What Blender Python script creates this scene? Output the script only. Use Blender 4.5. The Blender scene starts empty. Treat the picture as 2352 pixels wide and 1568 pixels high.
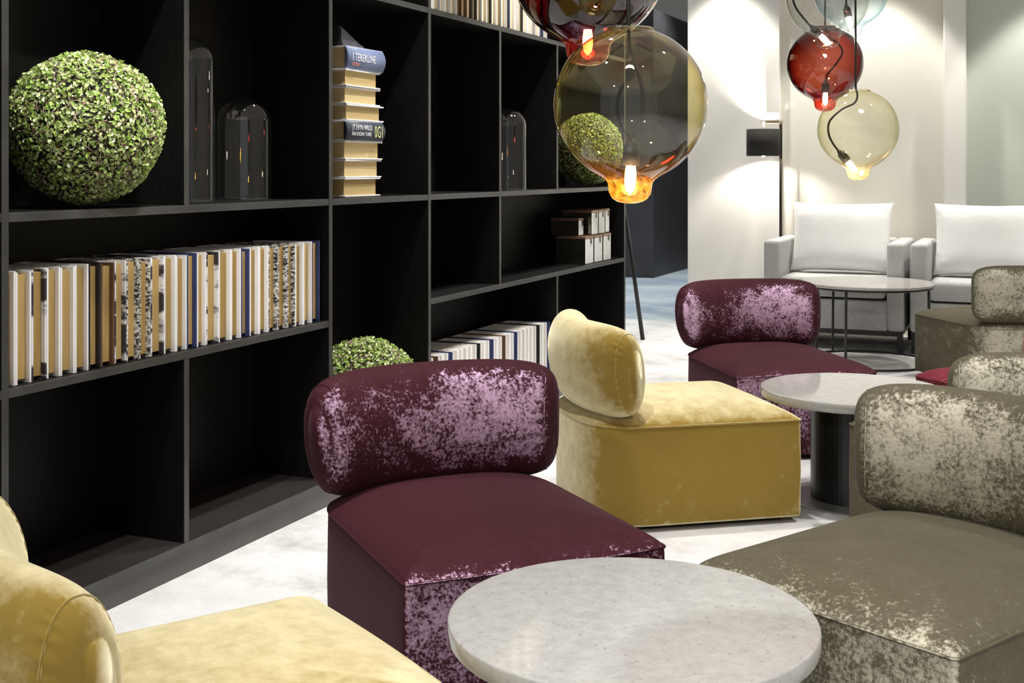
import bpy, bmesh, math, random
from mathutils import Vector, Matrix

S = bpy.context.scene
COL = S.collection
R = math.radians
PI = math.pi
rng = random.Random(7)

# ------------------------------------------------------------------ camera, world, lights, exposure
EYE = 1.35                      # camera height
YAW = 23.6                      # the view is turned this far from the line of the bookcase
CA, SA = math.cos(R(YAW)), math.sin(R(YAW))
FPX = 2800.0                    # focal length in pixels of the 2352 px wide frame


def room(xc, zc, z=0.0):
    """camera-frame distances (to the side, ahead) -> room x, y"""
    return Vector((xc * CA - zc * SA, xc * SA + zc * CA, z))


cam_data = bpy.data.cameras.new('camera')
cam = bpy.data.objects.new('camera', cam_data)
COL.objects.link(cam)
cam.location = (0, 0, EYE)
cam.rotation_euler = (R(90), 0, R(YAW))
cam_data.sensor_width = 36
cam_data.lens = FPX / 2352 * 36
cam_data.shift_y = -399 / 2352
cam_data.clip_start = 0.05
cam_data.clip_end = 100
S.camera = cam

S.view_settings.view_transform = 'Standard'
S.view_settings.look = 'None'
S.view_settings.gamma = 1
S.view_settings.use_curve_mapping = False
S.view_settings.exposure = 0.0
S.cycles.use_denoising = True
S.cycles.max_bounces = 10
S.cycles.transparent_max_bounces = 24
S.cycles.caustics_reflective = False
S.cycles.caustics_refractive = False
S.cycles.sample_clamp_indirect = 4.0

world = bpy.data.worlds.new('world')
S.world = world
world.use_nodes = True
world.node_tree.nodes['Background'].inputs[0].default_value = (0.95, 0.97, 1.0, 1)
world.node_tree.nodes['Background'].inputs[1].default_value = 0.32


def spot(x, y, z, watts, deg=80, blend=0.6, col=(1.0, 0.985, 0.955), aim=None, rad=0.05):
    d = bpy.data.lights.new('ceiling_or_fill_spot', 'SPOT')
    d.energy = watts
    d.spot_size = R(deg)
    d.spot_blend = blend
    d.shadow_soft_size = rad
    d.color = col
    o = bpy.data.objects.new('ceiling_or_fill_spot', d)
    COL.objects.link(o)
    o.location = (x, y, z)
    if aim:
        v = Vector(aim) - Vector((x, y, z))
        o.rotation_euler = v.to_track_quat('-Z', 'Y').to_euler()
    return o


CEIL = 3.45
for sy in (-0.6, 1.2, 3.0, 4.8, 6.4, 8.0):
    for sx in (-1.55, 0.35, 2.2):
        spot(sx, sy, CEIL - 0.03, 200 if sy < 7 else 45, 76, 0.75)
# wall washers by the back wall
for sx in (-2.45, -1.25, 0.1, 1.5):
    spot(sx, 9.72, CEIL - 0.03, 150, 74, 0.3, (1.0, 0.96, 0.87))
# shelf washers, just in front of the bookcase
for sy in (2.7, 4.5, 5.9, 7.3):
    spot(-1.9, sy, CEIL - 0.03, 230, 60, 0.7, aim=(-2.55, sy + 0.1, 1.0))
# added fill spots behind the camera, aimed along the seating
for sx, tx in ((-1.2, -0.9), (0.4, 0.5), (1.8, 1.4)):
    spot(sx, -2.0, CEIL - 0.1, 160, 48, 0.9, aim=(tx, 3.6, 0.3))
# fill spots added to brighten the topiary balls and the armchairs
spot(-1.25, 2.2, CEIL - 0.05, 330, 17, 0.5, aim=(-2.70, 2.927, 1.56))
spot(-1.25, 4.1, CEIL - 0.05, 300, 13, 0.5, aim=(-2.66, 4.60, 0.50))
spot(-1.25, 7.0, CEIL - 0.05, 300, 17, 0.5, aim=(-2.70, 7.45, 1.58))
for sx in (-1.42, -0.36, 0.8):
    spot(sx, 9.15, CEIL - 0.03, 110, 52, 0.6)
# corridor
spot(-3.8, 12.0, 3.9, 420, 110, 0.6, (0.86, 0.93, 1.0))
spot(-3.8, 14.6, 3.9, 220, 110, 0.6, (0.9, 0.95, 1.0))
spot(-4.5, 18.0, 3.9, 260, 120, 0.6, (1.0, 0.96, 0.9))

# ------------------------------------------------------------------ helpers


def tag(o, label=None, cat=None, group=None, kind=None):
    if label: o['label'] = label
    if cat: o['category'] = cat
    if group: o['group'] = group
    if kind: o['kind'] = kind
    return o


def thing(name, label, cat, loc=(0, 0, 0), rz=0.0, group=None):
    o = bpy.data.objects.new(name, None)
    o.empty_display_size = 0.1
    COL.objects.link(o)
    o.location = loc
    o.rotation_euler = (0, 0, rz)
    return tag(o, label, cat, group)


def link(name, bm, mat, parent=None, smooth=False, loc=None, mats=None):
    me = bpy.data.meshes.new(name)
    bm.normal_update()
    bm.to_mesh(me)
    bm.free()
    for m in (mats or [mat]):
        me.materials.append(m)
    if smooth:
        for p in me.polygons: p.use_smooth = True
    o = bpy.data.objects.new(name, me)
    COL.objects.link(o)
    if loc is not None: o.location = loc
    if parent: o.parent = parent
    return o


def struct(name, bm, mat, smooth=False):
    return tag(link(name, bm, mat, None, smooth), kind='structure')


def copy_tree(o, parent=None):
    c = o.copy()
    COL.objects.link(c)
    if parent is not None: c.parent = parent
    for ch in list(o.children): copy_tree(ch, c)
    return c


def box(bm, x0, x1, y0, y1, z0, z1, bev=0.0, seg=2, mi=0):
    r = bmesh.ops.create_cube(bm, size=1.0)
    vs = r['verts']
    for v in vs:
        v.co = Vector((x0 + (v.co.x + 0.5) * (x1 - x0), y0 + (v.co.y + 0.5) * (y1 - y0), z0 + (v.co.z + 0.5) * (z1 - z0)))
    fs = {f for v in vs for f in v.link_faces}
    for f in fs: f.material_index = mi
    if bev > 0:
        es = list({e for v in vs for e in v.link_edges})
        bmesh.ops.bevel(bm, geom=es, offset=bev, segments=seg, profile=0.5, affect='EDGES')
    return bm


def nbox(*a, **k):
    return box(bmesh.new(), *a, **k)


def lathe(bm, prof, n=48, cx=0, cy=0, cz=0, close=False):
    rings = []
    for r, z in prof:
        if r < 1e-5:
            rings.append([bm.verts.new((cx, cy, cz + z))])
        else:
            rings.append([bm.verts.new((cx + r * math.cos(2 * PI * i / n), cy + r * math.sin(2 * PI * i / n), cz + z)) for i in range(n)])
    if close: rings.append(rings[0])
    for a, b in zip(rings, rings[1:]):
        for i in range(n):
            j = (i + 1) % n
            if len(a) == 1 and len(b) == 1: continue
            if len(a) == 1: bm.faces.new((a[0], b[i], b[j]))
            elif len(b) == 1: bm.faces.new((a[i], b[0], a[j]))
            else: bm.faces.new((a[i], b[i], b[j], a[j]))
    bmesh.ops.recalc_face_normals(bm, faces=bm.faces)
    return bm


def smooth_path(pts, sub=6):
    P = [Vector(p) for p in pts]
    P = [2 * P[0] - P[1]] + P + [2 * P[-1] - P[-2]]
    out = []
    for i in range(1, len(P) - 2):
        for k in range(sub):
            t = k / sub
            a, b, c, d = P[i - 1], P[i], P[i + 1], P[i + 2]
            out.append(0.5 * ((2 * b) + (c - a) * t + (2 * a - 5 * b + 4 * c - d) * t * t + (3 * b - a - 3 * c + d) * t ** 3))
    out.append(P[-2])
    return out


def tube(bm, pts, r, n=8, closed=False, taper=None):
    pts = [Vector(p) for p in pts]
    N = len(pts)
    rings = []
    up = None
    for i, p in enumerate(pts):
        if closed: t = pts[(i + 1) % N] - pts[i - 1]
        else: t = pts[min(i + 1, N - 1)] - pts[max(i - 1, 0)]
        t.normalize()
        if up is None:
            up = t.orthogonal().normalized()
        up = (up - t * up.dot(t))
        if up.length < 1e-6: up = t.orthogonal()
        up.normalize()
        sd = t.cross(up)
        rr = r if taper is None else r * (1 + (taper - 1) * i / (N - 1))
        rings.append([bm.verts.new(p + up * rr * math.cos(2 * PI * k / n) + sd * rr * math.sin(2 * PI * k / n)) for k in range(n)])
    seq = list(zip(rings, rings[1:]))
    if closed: seq.append((rings[-1], rings[0]))
    for a, b in seq:
        for k in range(n):
            bm.faces.new((a[k], a[(k + 1) % n], b[(k + 1) % n], b[k]))
    if not closed:
        bm.faces.new(rings[0][::-1])
        bm.faces.new(rings[-1])
    bmesh.ops.recalc_face_normals(bm, faces=bm.faces)
    return bm


# ------------------------------------------------------------------ materials
class NT:
    def __init__(self, name):
        self.m = bpy.data.materials.new(name)
        self.m.use_nodes = True
        self.t = self.m.node_tree
        self.t.nodes.clear()
        self.out = self.n('ShaderNodeOutputMaterial')

    def n(self, kind, **kw):
        nd = self.t.nodes.new(kind)
        for k, v in kw.items():
            if k.startswith('_'): setattr(nd, k[1:], v)
            else: nd.inputs[k.replace('__', ' ')].default_value = v
        return nd

    def l(self, a, b): self.t.links.new(a, b)

    def math(self, op, a, b=None, clamp=False):
        nd = self.t.nodes.new('ShaderNodeMath')
        nd.operation = op
        nd.use_clamp = clamp
        for i, v in enumerate((a, b)):
            if v is None: continue
            if isinstance(v, (int, float)): nd.inputs[i].default_value = v
            else: self.l(v, nd.inputs[i])
        return nd.outputs[0]

    def ramp(self, fac, stops):
        nd = self.t.nodes.new('ShaderNodeValToRGB')
        el = nd.color_ramp.elements
        while len(el) < len(stops): el.new(0.5)
        for e, (p, c) in zip(el, stops):
            e.position = p
            e.color = (c, c, c, 1) if isinstance(c, (int, float)) else (*c, 1)
        self.l(fac, nd.inputs[0])
        return nd.outputs[0]

    def noise(self, vec, scale, detail=3, rough=0.55):
        nd = self.t.nodes.new('ShaderNodeTexNoise')
        nd.inputs['Scale'].default_value = scale
        nd.inputs['Detail'].default_value = detail
        nd.inputs['Roughness'].default_value = rough
        if vec is not None: self.l(vec, nd.inputs['Vector'])
        return nd.outputs['Fac']

    def coord(self, shift=True):
        tc = self.t.nodes.new('ShaderNodeTexCoord')
        if not shift: return tc.outputs['Object']
        oi = self.t.nodes.new('ShaderNodeObjectInfo')
        ad = self.t.nodes.new('ShaderNodeVectorMath')
        ad.operation = 'ADD'
        self.l(tc.outputs['Object'], ad.inputs[0])
        self.l(self.math('MULTIPLY', oi.outputs['Random'], 37.0), ad.inputs[1])
        return ad.outputs[0]


def plain(name, col, rough=0.6, metal=0.0, spec=0.5, bump=0, bscale=200, var=0.0, vscale=8, sheen=0, coat=0):
    k = NT(name)
    p = k.n('ShaderNodeBsdfPrincipled')
    p.inputs['Base Color'].default_value = (*col, 1)
    p.inputs['Roughness'].default_value = rough
    p.inputs['Metallic'].default_value = metal
    p.inputs['Specular IOR Level'].default_value = spec
    p.inputs['Sheen Weight'].default_value = sheen
    p.inputs['Coat Weight'].default_value = coat
    v = k.coord()
    if var:
        f = k.noise(v, vscale, 4)
        c = k.ramp(f, [(0.3, tuple(x * (1 - var) for x in col)), (0.7, tuple(min(1, x * (1 + var)) for x in col))])
        k.l(c, p.inputs['Base Color'])
    if bump:
        b = k.n('ShaderNodeBump', Strength=bump, Distance=0.004)
        k.l(k.noise(v, bscale, 3), b.inputs['Height'])
        k.l(b.outputs[0], p.inputs['Normal'])
    k.l(p.outputs[0], k.out.inputs[0])
    return k.m


def emit(name, col, strength):
    k = NT(name)
    e = k.n('ShaderNodeEmission', Color=(*col, 1), Strength=strength)
    k.l(e.outputs[0], k.out.inputs[0])
    return k.m


def velvet(name, dark, mid, lustre, lo=0.50, hi=0.62, face=0.42, fine=70, sheen=0.3, sheen_col=(1, 1, 1), gl=0.12, bump=0.4, amp=1.0):
    """crushed velvet: the pile lies in patches, some showing the dark tips, some the lustrous side; sheen by viewing angle is mixed into the colour"""
    k = NT(name)
    v = k.coord()
    big = k.noise(v, 4.0, 3, 0.6)
    mid_n = k.noise(v, 15.0, 5, 0.7)
    fin = k.noise(v, fine, 4, 0.72)
    crush = k.math('ADD', k.math('MULTIPLY', mid_n, 0.36), k.math('ADD', k.math('MULTIPLY', fin, 0.50), k.math('MULTIPLY', big, 0.14)))
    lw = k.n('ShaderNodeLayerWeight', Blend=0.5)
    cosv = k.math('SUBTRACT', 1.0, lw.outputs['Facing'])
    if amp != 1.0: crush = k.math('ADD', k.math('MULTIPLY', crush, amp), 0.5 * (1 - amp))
    f = k.math('ADD', crush, k.math('MULTIPLY', k.math('SUBTRACT', cosv, 0.62), face))  # sheen painted into the base colour by noise and viewing angle
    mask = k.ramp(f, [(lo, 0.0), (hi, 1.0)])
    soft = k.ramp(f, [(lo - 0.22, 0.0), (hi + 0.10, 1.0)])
    b1 = k.n('ShaderNodeMix', _data_type='RGBA')
    k.l(soft, b1.inputs[0])
    b1.inputs[6].default_value = (*dark, 1)
    b1.inputs[7].default_value = (*mid, 1)
    b2 = k.n('ShaderNodeMix', _data_type='RGBA')
    k.l(k.math('MULTIPLY', mask, 0.85), b2.inputs[0])
    k.l(b1.outputs[2], b2.inputs[6])
    b2.inputs[7].default_value = (*lustre, 1)
    p = k.n('ShaderNodeBsdfPrincipled')
    k.l(b2.outputs[2], p.inputs['Base Color'])
    p.inputs['Roughness'].default_value = 0.75
    p.inputs['Specular IOR Level'].default_value = 0.12
    p.inputs['Sheen Weight'].default_value = sheen
    p.inputs['Sheen Roughness'].default_value = 0.4
    p.inputs['Sheen Tint'].default_value = (*sheen_col, 1)
    bp = k.n('ShaderNodeBump', Strength=bump, Distance=0.010)
    k.l(crush, bp.inputs['Height'])
    k.l(bp.outputs[0], p.inputs['Normal'])
    g = k.n('ShaderNodeBsdfGlossy', Roughness=0.42)
    g.inputs['Color'].default_value = (*[min(1, x * 1.5) for x in lustre], 1)
    k.l(bp.outputs[0], g.inputs['Normal'])
    mx = k.n('ShaderNodeMixShader')
    k.l(k.math('MULTIPLY', mask, gl), mx.inputs[0])
    k.l(p.outputs[0], mx.inputs[1])
    k.l(g.outputs[0], mx.inputs[2])
    k.l(mx.outputs[0], k.out.inputs[0])
    return k.m


def glass(name, tint, deep, z0=-0.6, z1=-1.0, refl=1.0, body=None):
    """thin blown glass: tinted transmission (longer path near the rim), mirror reflection by Fresnel; the thick nipple is a deeper tint"""
    k = NT(name)
    tc = k.n('ShaderNodeTexCoord')
    sp = k.n('ShaderNodeSeparateXYZ')
    k.l(tc.outputs['Object'], sp.inputs[0])
    f = k.n('ShaderNodeMapRange')
    f.inputs['From Min'].default_value = z0
    f.inputs['From Max'].default_value = z1
    k.l(sp.outputs[2], f.inputs[0])
    c = k.n('ShaderNodeMix', _data_type='RGBA')
    c.inputs[6].default_value = (*tint, 1)
    c.inputs[7].default_value = (*deep, 1)
    k.l(f.outputs[0], c.inputs[0])
    lw = k.n('ShaderNodeLayerWeight', Blend=0.5)
    cosv = k.math('SUBTRACT', 1.0, lw.outputs['Facing'])
    path = k.math('DIVIDE', 1.0, k.math('MAXIMUM', cosv, 0.30))
    sc = k.n('ShaderNodeSeparateColor')
    k.l(c.outputs[2], sc.inputs[0])
    cc = k.n('ShaderNodeCombineColor')
    for i in range(3):
        k.l(k.math('POWER', sc.outputs[i], path), cc.inputs[i])
    tr = k.n('ShaderNodeBsdfTransparent')
    k.l(cc.outputs[0], tr.inputs[0])
    gl = k.n('ShaderNodeBsdfGlossy', Roughness=0.0)
    gl.inputs[0].default_value = (1, 1, 1, 1)
    mx = k.n('ShaderNodeMixShader')
    k.l(k.math('MULTIPLY', k.math('ADD', 0.042, k.math('MULTIPLY', k.math('POWER', lw.outputs['Facing'], 5.0), 0.9)), refl, True), mx.inputs[0])
    k.l(tr.outputs[0], mx.inputs[1])
    k.l(gl.outputs[0], mx.inputs[2])
    if body:
        # the nipple is thick seeded glass and scatters the light of its bulb
        df = k.n('ShaderNodeBsdfTranslucent')
        df.inputs[0].default_value = (*body, 1)
        seeds = k.ramp(k.noise(tc.outputs['Object'], 90, 3, 0.7), [(0.35, 0.01), (0.65, 0.13)])
        m2 = k.n('ShaderNodeMixShader')
        k.l(k.math('MULTIPLY', f.outputs[0], seeds, True), m2.inputs[0])
        k.l(mx.outputs[0], m2.inputs[1])
        k.l(df.outputs[0], m2.inputs[2])
        mx = m2
    k.l(mx.outputs[0], k.out.inputs[0])
    return k.m


def carpet_mat():
    k = NT('pale_carpet')
    v = k.coord(False)
    p = k.n('ShaderNodeBsdfPrincipled', Roughness=0.95)
    p.inputs['Specular IOR Level'].default_value = 0.1
    a = k.noise(v, 2.2, 6, 0.7)
    f = k.noise(v, 260, 2, 0.6)
    s = k.math('ADD', k.math('MULTIPLY', a, 0.75), k.math('MULTIPLY', f, 0.25))
    c = k.ramp(s, [(0.34, (0.40, 0.38, 0.38)), (0.47, (0.63, 0.62, 0.615)), (0.62, (0.74, 0.74, 0.735))])
    k.l(c, p.inputs['Base Color'])
    b = k.n('ShaderNodeBump', Strength=0.5, Distance=0.006)
    k.l(f, b.inputs['Height'])
    k.l(b.outputs[0], p.inputs['Normal'])
    k.l(p.outputs[0], k.out.inputs[0])
    return k.m


def stone_mat(name, a, b, dots, rough=0.1):
    k = NT(name)
    v = k.coord()
    p = k.n('ShaderNodeBsdfPrincipled', Roughness=rough)
    n1 = k.noise(v, 28, 5, 0.65)
    n2 = k.noise(v, 95, 4, 0.7)
    c1 = k.ramp(n1, [(0.35, a), (0.65, b)])
    spots = k.ramp(n2, [(0.60, 0.0), (0.70, 1.0)])
    mx = k.n('ShaderNodeMix', _data_type='RGBA')
    k.l(k.math('MULTIPLY', spots, 0.75), mx.inputs[0])
    k.l(c1, mx.inputs[6])
    mx.inputs[7].default_value = (*dots, 1)
    k.l(mx.outputs[2], p.inputs['Base Color'])
    k.l(p.outputs[0], k.out.inputs[0])
    return k.m


def tile_mat():
    k = NT('blue_stone_tile')
    v = k.coord(False)
    p = k.n('ShaderNodeBsdfPrincipled', Roughness=0.35)
    br = k.n('ShaderNodeTexBrick')
    br.inputs['Scale'].default_value = 1.0
    br.inputs['Brick Width'].default_value = 1.2
    br.inputs['Row Height'].default_value = 1.2
    br.inputs['Mortar Size'].default_value = 0.012
    br.offset = 0.0
    br.inputs['Color1'].default_value = (0.56, 0.62, 0.65, 1)
    br.inputs['Color2'].default_value = (0.40, 0.48, 0.56, 1)
    br.inputs['Mortar'].default_value = (0.5, 0.55, 0.58, 1)
    k.l(v, br.inputs['Vector'])
    n = k.noise(v, 1.3, 5, 0.6)
    mx = k.n('ShaderNodeMix', _data_type='RGBA')
    k.l(k.ramp(n, [(0.4, 0.0), (0.62, 0.9)]), mx.inputs[0])
    k.l(br.outputs['Color'], mx.inputs[6])
    mx.inputs[7].default_value = (0.74, 0.78, 0.77, 1)
    k.l(mx.outputs[2], p.inputs['Base Color'])
    k.l(p.outputs[0], k.out.inputs[0])
    return k.m


def wood_mat(name, a, b, rough=0.35, spec=0.5):
    k = NT(name)
    tc = k.n('ShaderNodeTexCoord')
    mp = k.n('ShaderNodeMapping')
    mp.inputs['Scale'].default_value = (6, 6, 0.8)
    k.l(tc.outputs['Object'], mp.inputs[0])
    p = k.n('ShaderNodeBsdfPrincipled', Roughness=rough)
    p.inputs['Specular IOR Level'].default_value = spec
    k.l(k.ramp(k.noise(mp.outputs[0], 14, 6, 0.7), [(0.35, a), (0.7, b)]), p.inputs['Base Color'])
    k.l(p.outputs[0], k.out.inputs[0])
    return k.m


def pages_mat(name, a, b, sc=(30, 700, 6)):
    """page edges: fine leaves across the thickness (local y for upright books, local z lying ones share the look)"""
    k = NT(name)
    tc = k.n('ShaderNodeTexCoord')
    oi = k.n('ShaderNodeObjectInfo')
    mp = k.n('ShaderNodeMapping')
    mp.inputs['Scale'].default_value = sc
    k.l(tc.outputs['Object'], mp.inputs[0])
    p = k.n('ShaderNodeBsdfPrincipled', Roughness=0.8)
    f = k.math('ADD', k.math('MULTIPLY', k.noise(mp.outputs[0], 1.0, 3), 0.7), k.math('MULTIPLY', oi.outputs['Random'], 0.35))
    k.l(k.ramp(f, [(0.25, a), (0.8, b)]), p.inputs['Base Color'])
    k.l(p.outputs[0], k.out.inputs[0])
    return k.m


def printed_mat(name, a, b, sc, lo, hi):
    """book jacket printed in blocks"""
    k = NT(name)
    tc = k.n('ShaderNodeTexCoord')
    oi = k.n('ShaderNodeObjectInfo')
    ad = k.n('ShaderNodeVectorMath', _operation='ADD')
    k.l(tc.outputs['Object'], ad.inputs[0])
    k.l(k.math('MULTIPLY', oi.outputs['Random'], 11.0), ad.inputs[1])
    mp = k.n('ShaderNodeMapping')
    mp.inputs['Scale'].default_value = sc
    k.l(ad.outputs[0], mp.inputs[0])
    p = k.n('ShaderNodeBsdfPrincipled', Roughness=0.45)
    k.l(k.ramp(k.noise(mp.outputs[0], 1.0, 4, 0.7), [(lo, a), (hi, b)]), p.inputs['Base Color'])
    k.l(p.outputs[0], k.out.inputs[0])
    return k.m


def leaf_mat():
    k = NT('ivy_leaf')
    g = k.n('ShaderNodeNewGeometry')
    c = k.ramp(g.outputs['Random Per Island'], [(0.0, (0.17, 0.29, 0.045)), (0.35, (0.36, 0.50, 0.11)), (0.7, (0.56, 0.67, 0.27)), (1.0, (0.76, 0.80, 0.55))])
    p = k.n('ShaderNodeBsdfPrincipled', Roughness=0.30)
    k.l(c, p.inputs['Base Color'])
    t = k.n('ShaderNodeBsdfTranslucent')
    k.l(c, t.inputs[0])
    mx = k.n('ShaderNodeMixShader', Fac=0.3)
    k.l(p.outputs[0], mx.inputs[1])
    k.l(t.outputs[0], mx.inputs[2])
    k.l(mx.outputs[0], k.out.inputs[0])
    return k.m


def weave_mat(name, a, b):
    k = NT(name)
    v = k.coord()
    mp = k.n('ShaderNodeMapping')
    mp.inputs['Scale'].default_value = (40, 40, 260)
    k.l(v, mp.inputs[0])
    p = k.n('ShaderNodeBsdfPrincipled', Roughness=0.9)
    p.inputs['Specular IOR Level'].default_value = 0.2
    n = k.noise(mp.outputs[0], 1.0, 3, 0.6)
    k.l(k.ramp(n, [(0.3, a), (0.7, b)]), p.inputs['Base Color'])
    bp = k.n('ShaderNodeBump', Strength=0.2, Distance=0.003)
    k.l(n, bp.inputs['Height'])
    k.l(bp.outputs[0], p.inputs['Normal'])
    k.l(p.outputs[0], k.out.inputs[0])
    return k.m


M = {}
M['carpet'] = carpet_mat()
M['tile'] = tile_mat()
M['wall'] = plain('cream_plaster', (0.80, 0.78, 0.71), 0.8, var=0.015, vscale=3)
M['wall_white'] = plain('white_plaster', (0.84, 0.83, 0.80), 0.75, var=0.01, vscale=3)
M['wall_green'] = plain('pale_green_panel', (0.60, 0.64, 0.58), 0.6, var=0.01, vscale=2)
M['ceiling'] = plain('ceiling_paint', (0.82, 0.81, 0.78), 0.85)
M['dark_block'] = plain('charcoal_panel', (0.035, 0.032, 0.033), 0.5, var=0.15, vscale=5)
M['brown_panel'] = plain('brown_panel', (0.075, 0.058, 0.05), 0.5, var=0.1)
M['shelf'] = wood_mat('black_stained_oak', (0.0035, 0.003, 0.0028), (0.008, 0.007, 0.0065), 0.45, 0.25)
M['shelf_edge'] = plain('grey_black_edge', (0.045, 0.045, 0.042), 0.35, var=0.25, vscale=9)  # front faces, a greyer black than the boards
M['base_lit'] = plain('lit_brown_board', (0.026, 0.021, 0.020), 0.4, var=0.15, vscale=6)  # lighter than the shelf: light on the base board put into its colour
M['plinth'] = plain('dark_grey_plinth', (0.085, 0.075, 0.070), 0.4, var=0.12, vscale=6)
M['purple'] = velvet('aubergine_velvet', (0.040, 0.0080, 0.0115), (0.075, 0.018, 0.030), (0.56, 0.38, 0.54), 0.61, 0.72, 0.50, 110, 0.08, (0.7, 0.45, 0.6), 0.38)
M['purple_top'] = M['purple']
M['mustard'] = velvet('mustard_velvet', (0.25, 0.162, 0.028), (0.36, 0.25, 0.055), (0.95, 0.87, 0.57), 0.40, 0.86, -0.60, 18, 0.7, (1.0, 0.93, 0.68), 0.03, 0.12, 0.78)  # negative face: pale sheen painted on surfaces seen edge-on, such as seat tops
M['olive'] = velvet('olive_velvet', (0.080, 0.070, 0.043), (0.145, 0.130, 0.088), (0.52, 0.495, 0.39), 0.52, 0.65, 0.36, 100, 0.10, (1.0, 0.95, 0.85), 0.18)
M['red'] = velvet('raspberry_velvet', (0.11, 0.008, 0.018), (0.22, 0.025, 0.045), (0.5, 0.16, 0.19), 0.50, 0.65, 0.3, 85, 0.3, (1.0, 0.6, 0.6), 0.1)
M['black'] = plain('black_lacquer', (0.010, 0.010, 0.010), 0.35)
M['black_metal'] = plain('black_powder_coat', (0.012, 0.012, 0.012), 0.4, 0.0)
M['pole_metal'] = plain('dark_bronze', (0.10, 0.085, 0.08), 0.25, 0.9)
M['steel'] = plain('brushed_steel', (0.50, 0.50, 0.50), 0.35, 0.8)
M['brass'] = plain('aged_brass', (0.42, 0.36, 0.24), 0.3, 0.9)
M['stone'] = stone_mat('grey_quartz', (0.36, 0.355, 0.34), (0.43, 0.425, 0.41), (0.14, 0.14, 0.14), 0.07)
M['marble'] = stone_mat('dark_marble', (0.42, 0.40, 0.38), (0.55, 0.53, 0.5), (0.3, 0.3, 0.3), 0.05)
M['linen'] = weave_mat('grey_linen', (0.36, 0.36, 0.355), (0.50, 0.50, 0.49))
M['pillow'] = weave_mat('white_linen', (0.78, 0.78, 0.77), (0.87, 0.87, 0.86))
M['pages'] = pages_mat('page_edges', (0.27, 0.165, 0.042), (0.54, 0.37, 0.14))
M['pages_pale'] = pages_mat('page_edges_pale', (0.52, 0.38, 0.17), (0.80, 0.64, 0.36))
M['pages_flat'] = pages_mat('page_edges_lying', (0.46, 0.33, 0.13), (0.74, 0.58, 0.30), (30, 6, 500))
M['cov_white'] = plain('white_jacket', (0.86, 0.86, 0.87), 0.4, var=0.03)
M['cov_grey'] = plain('grey_jacket', (0.38, 0.38, 0.40), 0.4, var=0.1)
M['cov_black'] = plain('black_jacket', (0.015, 0.015, 0.018), 0.4)
M['cov_navy'] = plain('navy_jacket', (0.035, 0.05, 0.15), 0.4, var=0.2)
M['cov_brown'] = plain('brown_jacket', (0.12, 0.06, 0.03), 0.5, var=0.2)
M['cov_print'] = printed_mat('printed_jacket', (0.03, 0.03, 0.04), (0.78, 0.78, 0.80), (3, 3, 9), 0.44, 0.50)
M['cov_speck'] = printed_mat('speckled_jacket', (0.02, 0.02, 0.025), (0.75, 0.75, 0.72), (60, 60, 120), 0.46, 0.56)
M['spine_blue'] = plain('slate_blue_cloth', (0.20, 0.25, 0.42), 0.5, var=0.1)
M['spine_slate'] = plain('dark_slate_cloth', (0.05, 0.06, 0.085), 0.5, var=0.15)
M['ink_white'] = plain('white_foil', (0.85, 0.86, 0.88), 0.4)
M['ink_red'] = plain('red_foil', (0.75, 0.22, 0.16), 0.4)
M['ink_lime'] = plain('lime_foil', (0.68, 0.72, 0.30), 0.4)
M['leaf'] = leaf_mat()
M['twig'] = plain('brown_twig', (0.26, 0.17, 0.13), 0.7, var=0.35, vscale=40)
M['core'] = plain('dark_core', (0.018, 0.018, 0.008), 0.9)  # near-black ball behind the leaves
M['gold'] = plain('gold_glaze', (0.62, 0.42, 0.12), 0.28, 0.85, var=0.2, vscale=20)
M['silver'] = plain('brushed_silver', (0.78, 0.78, 0.75), 0.42, 0.15, var=0.08, vscale=30)
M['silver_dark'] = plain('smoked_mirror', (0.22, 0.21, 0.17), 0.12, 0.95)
M['copper_edge'] = plain('copper_edge', (0.36, 0.22, 0.15), 0.35, 0.7)
M['smoke'] = plain('black_glazed_ceramic', (0.10, 0.10, 0.12), 0.22, 0.5, var=0.3, vscale=30)
M['clear'] = glass('clear_glass', (0.985, 0.99, 0.988), (0.985, 0.99, 0.988), refl=1.9)
M['g_gold'] = glass('gold_glass', (0.955, 0.915, 0.74), (0.86, 0.47, 0.04), -0.100, -0.158, 1.8, (0.80, 0.34, 0.03))
M['g_yellow'] = glass('pale_yellow_glass', (0.975, 0.966, 0.885), (0.97, 0.94, 0.78), -0.125, -0.17, 1.2, (0.75, 0.62, 0.35))
M['g_red'] = glass('red_glass', (0.60, 0.27, 0.21), (0.50, 0.06, 0.05), -0.13, -0.175, 1.4, (0.5, 0.04, 0.02))
M['g_red_dark'] = glass('dark_red_glass', (0.48, 0.13, 0.11), (0.42, 0.02, 0.015), -0.135, -0.185, 2.0, (0.16, 0.008, 0.006))
M['g_clear'] = glass('colourless_glass', (0.975, 0.975, 0.965), (0.97, 0.97, 0.96), refl=1.3)
M['g_blue'] = glass('ice_blue_glass', (0.90, 0.955, 0.975), (0.88, 0.95, 0.97), refl=1.3)
M['bulb'] = emit('warm_bulb', (1.0, 0.86, 0.62), 130)
M['lamp_bulb'] = emit('lamp_bulb', (1.0, 0.86, 0.66), 25)
M['socket'] = plain('dark_socket', (0.025, 0.022, 0.02), 0.35)
M['white_metal'] = plain('white_enamel', (0.82, 0.81, 0.78), 0.4)
M['shade'] = plain('black_fabric_shade', (0.014, 0.012, 0.010), 0.8, bump=0.2, bscale=300)

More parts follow.
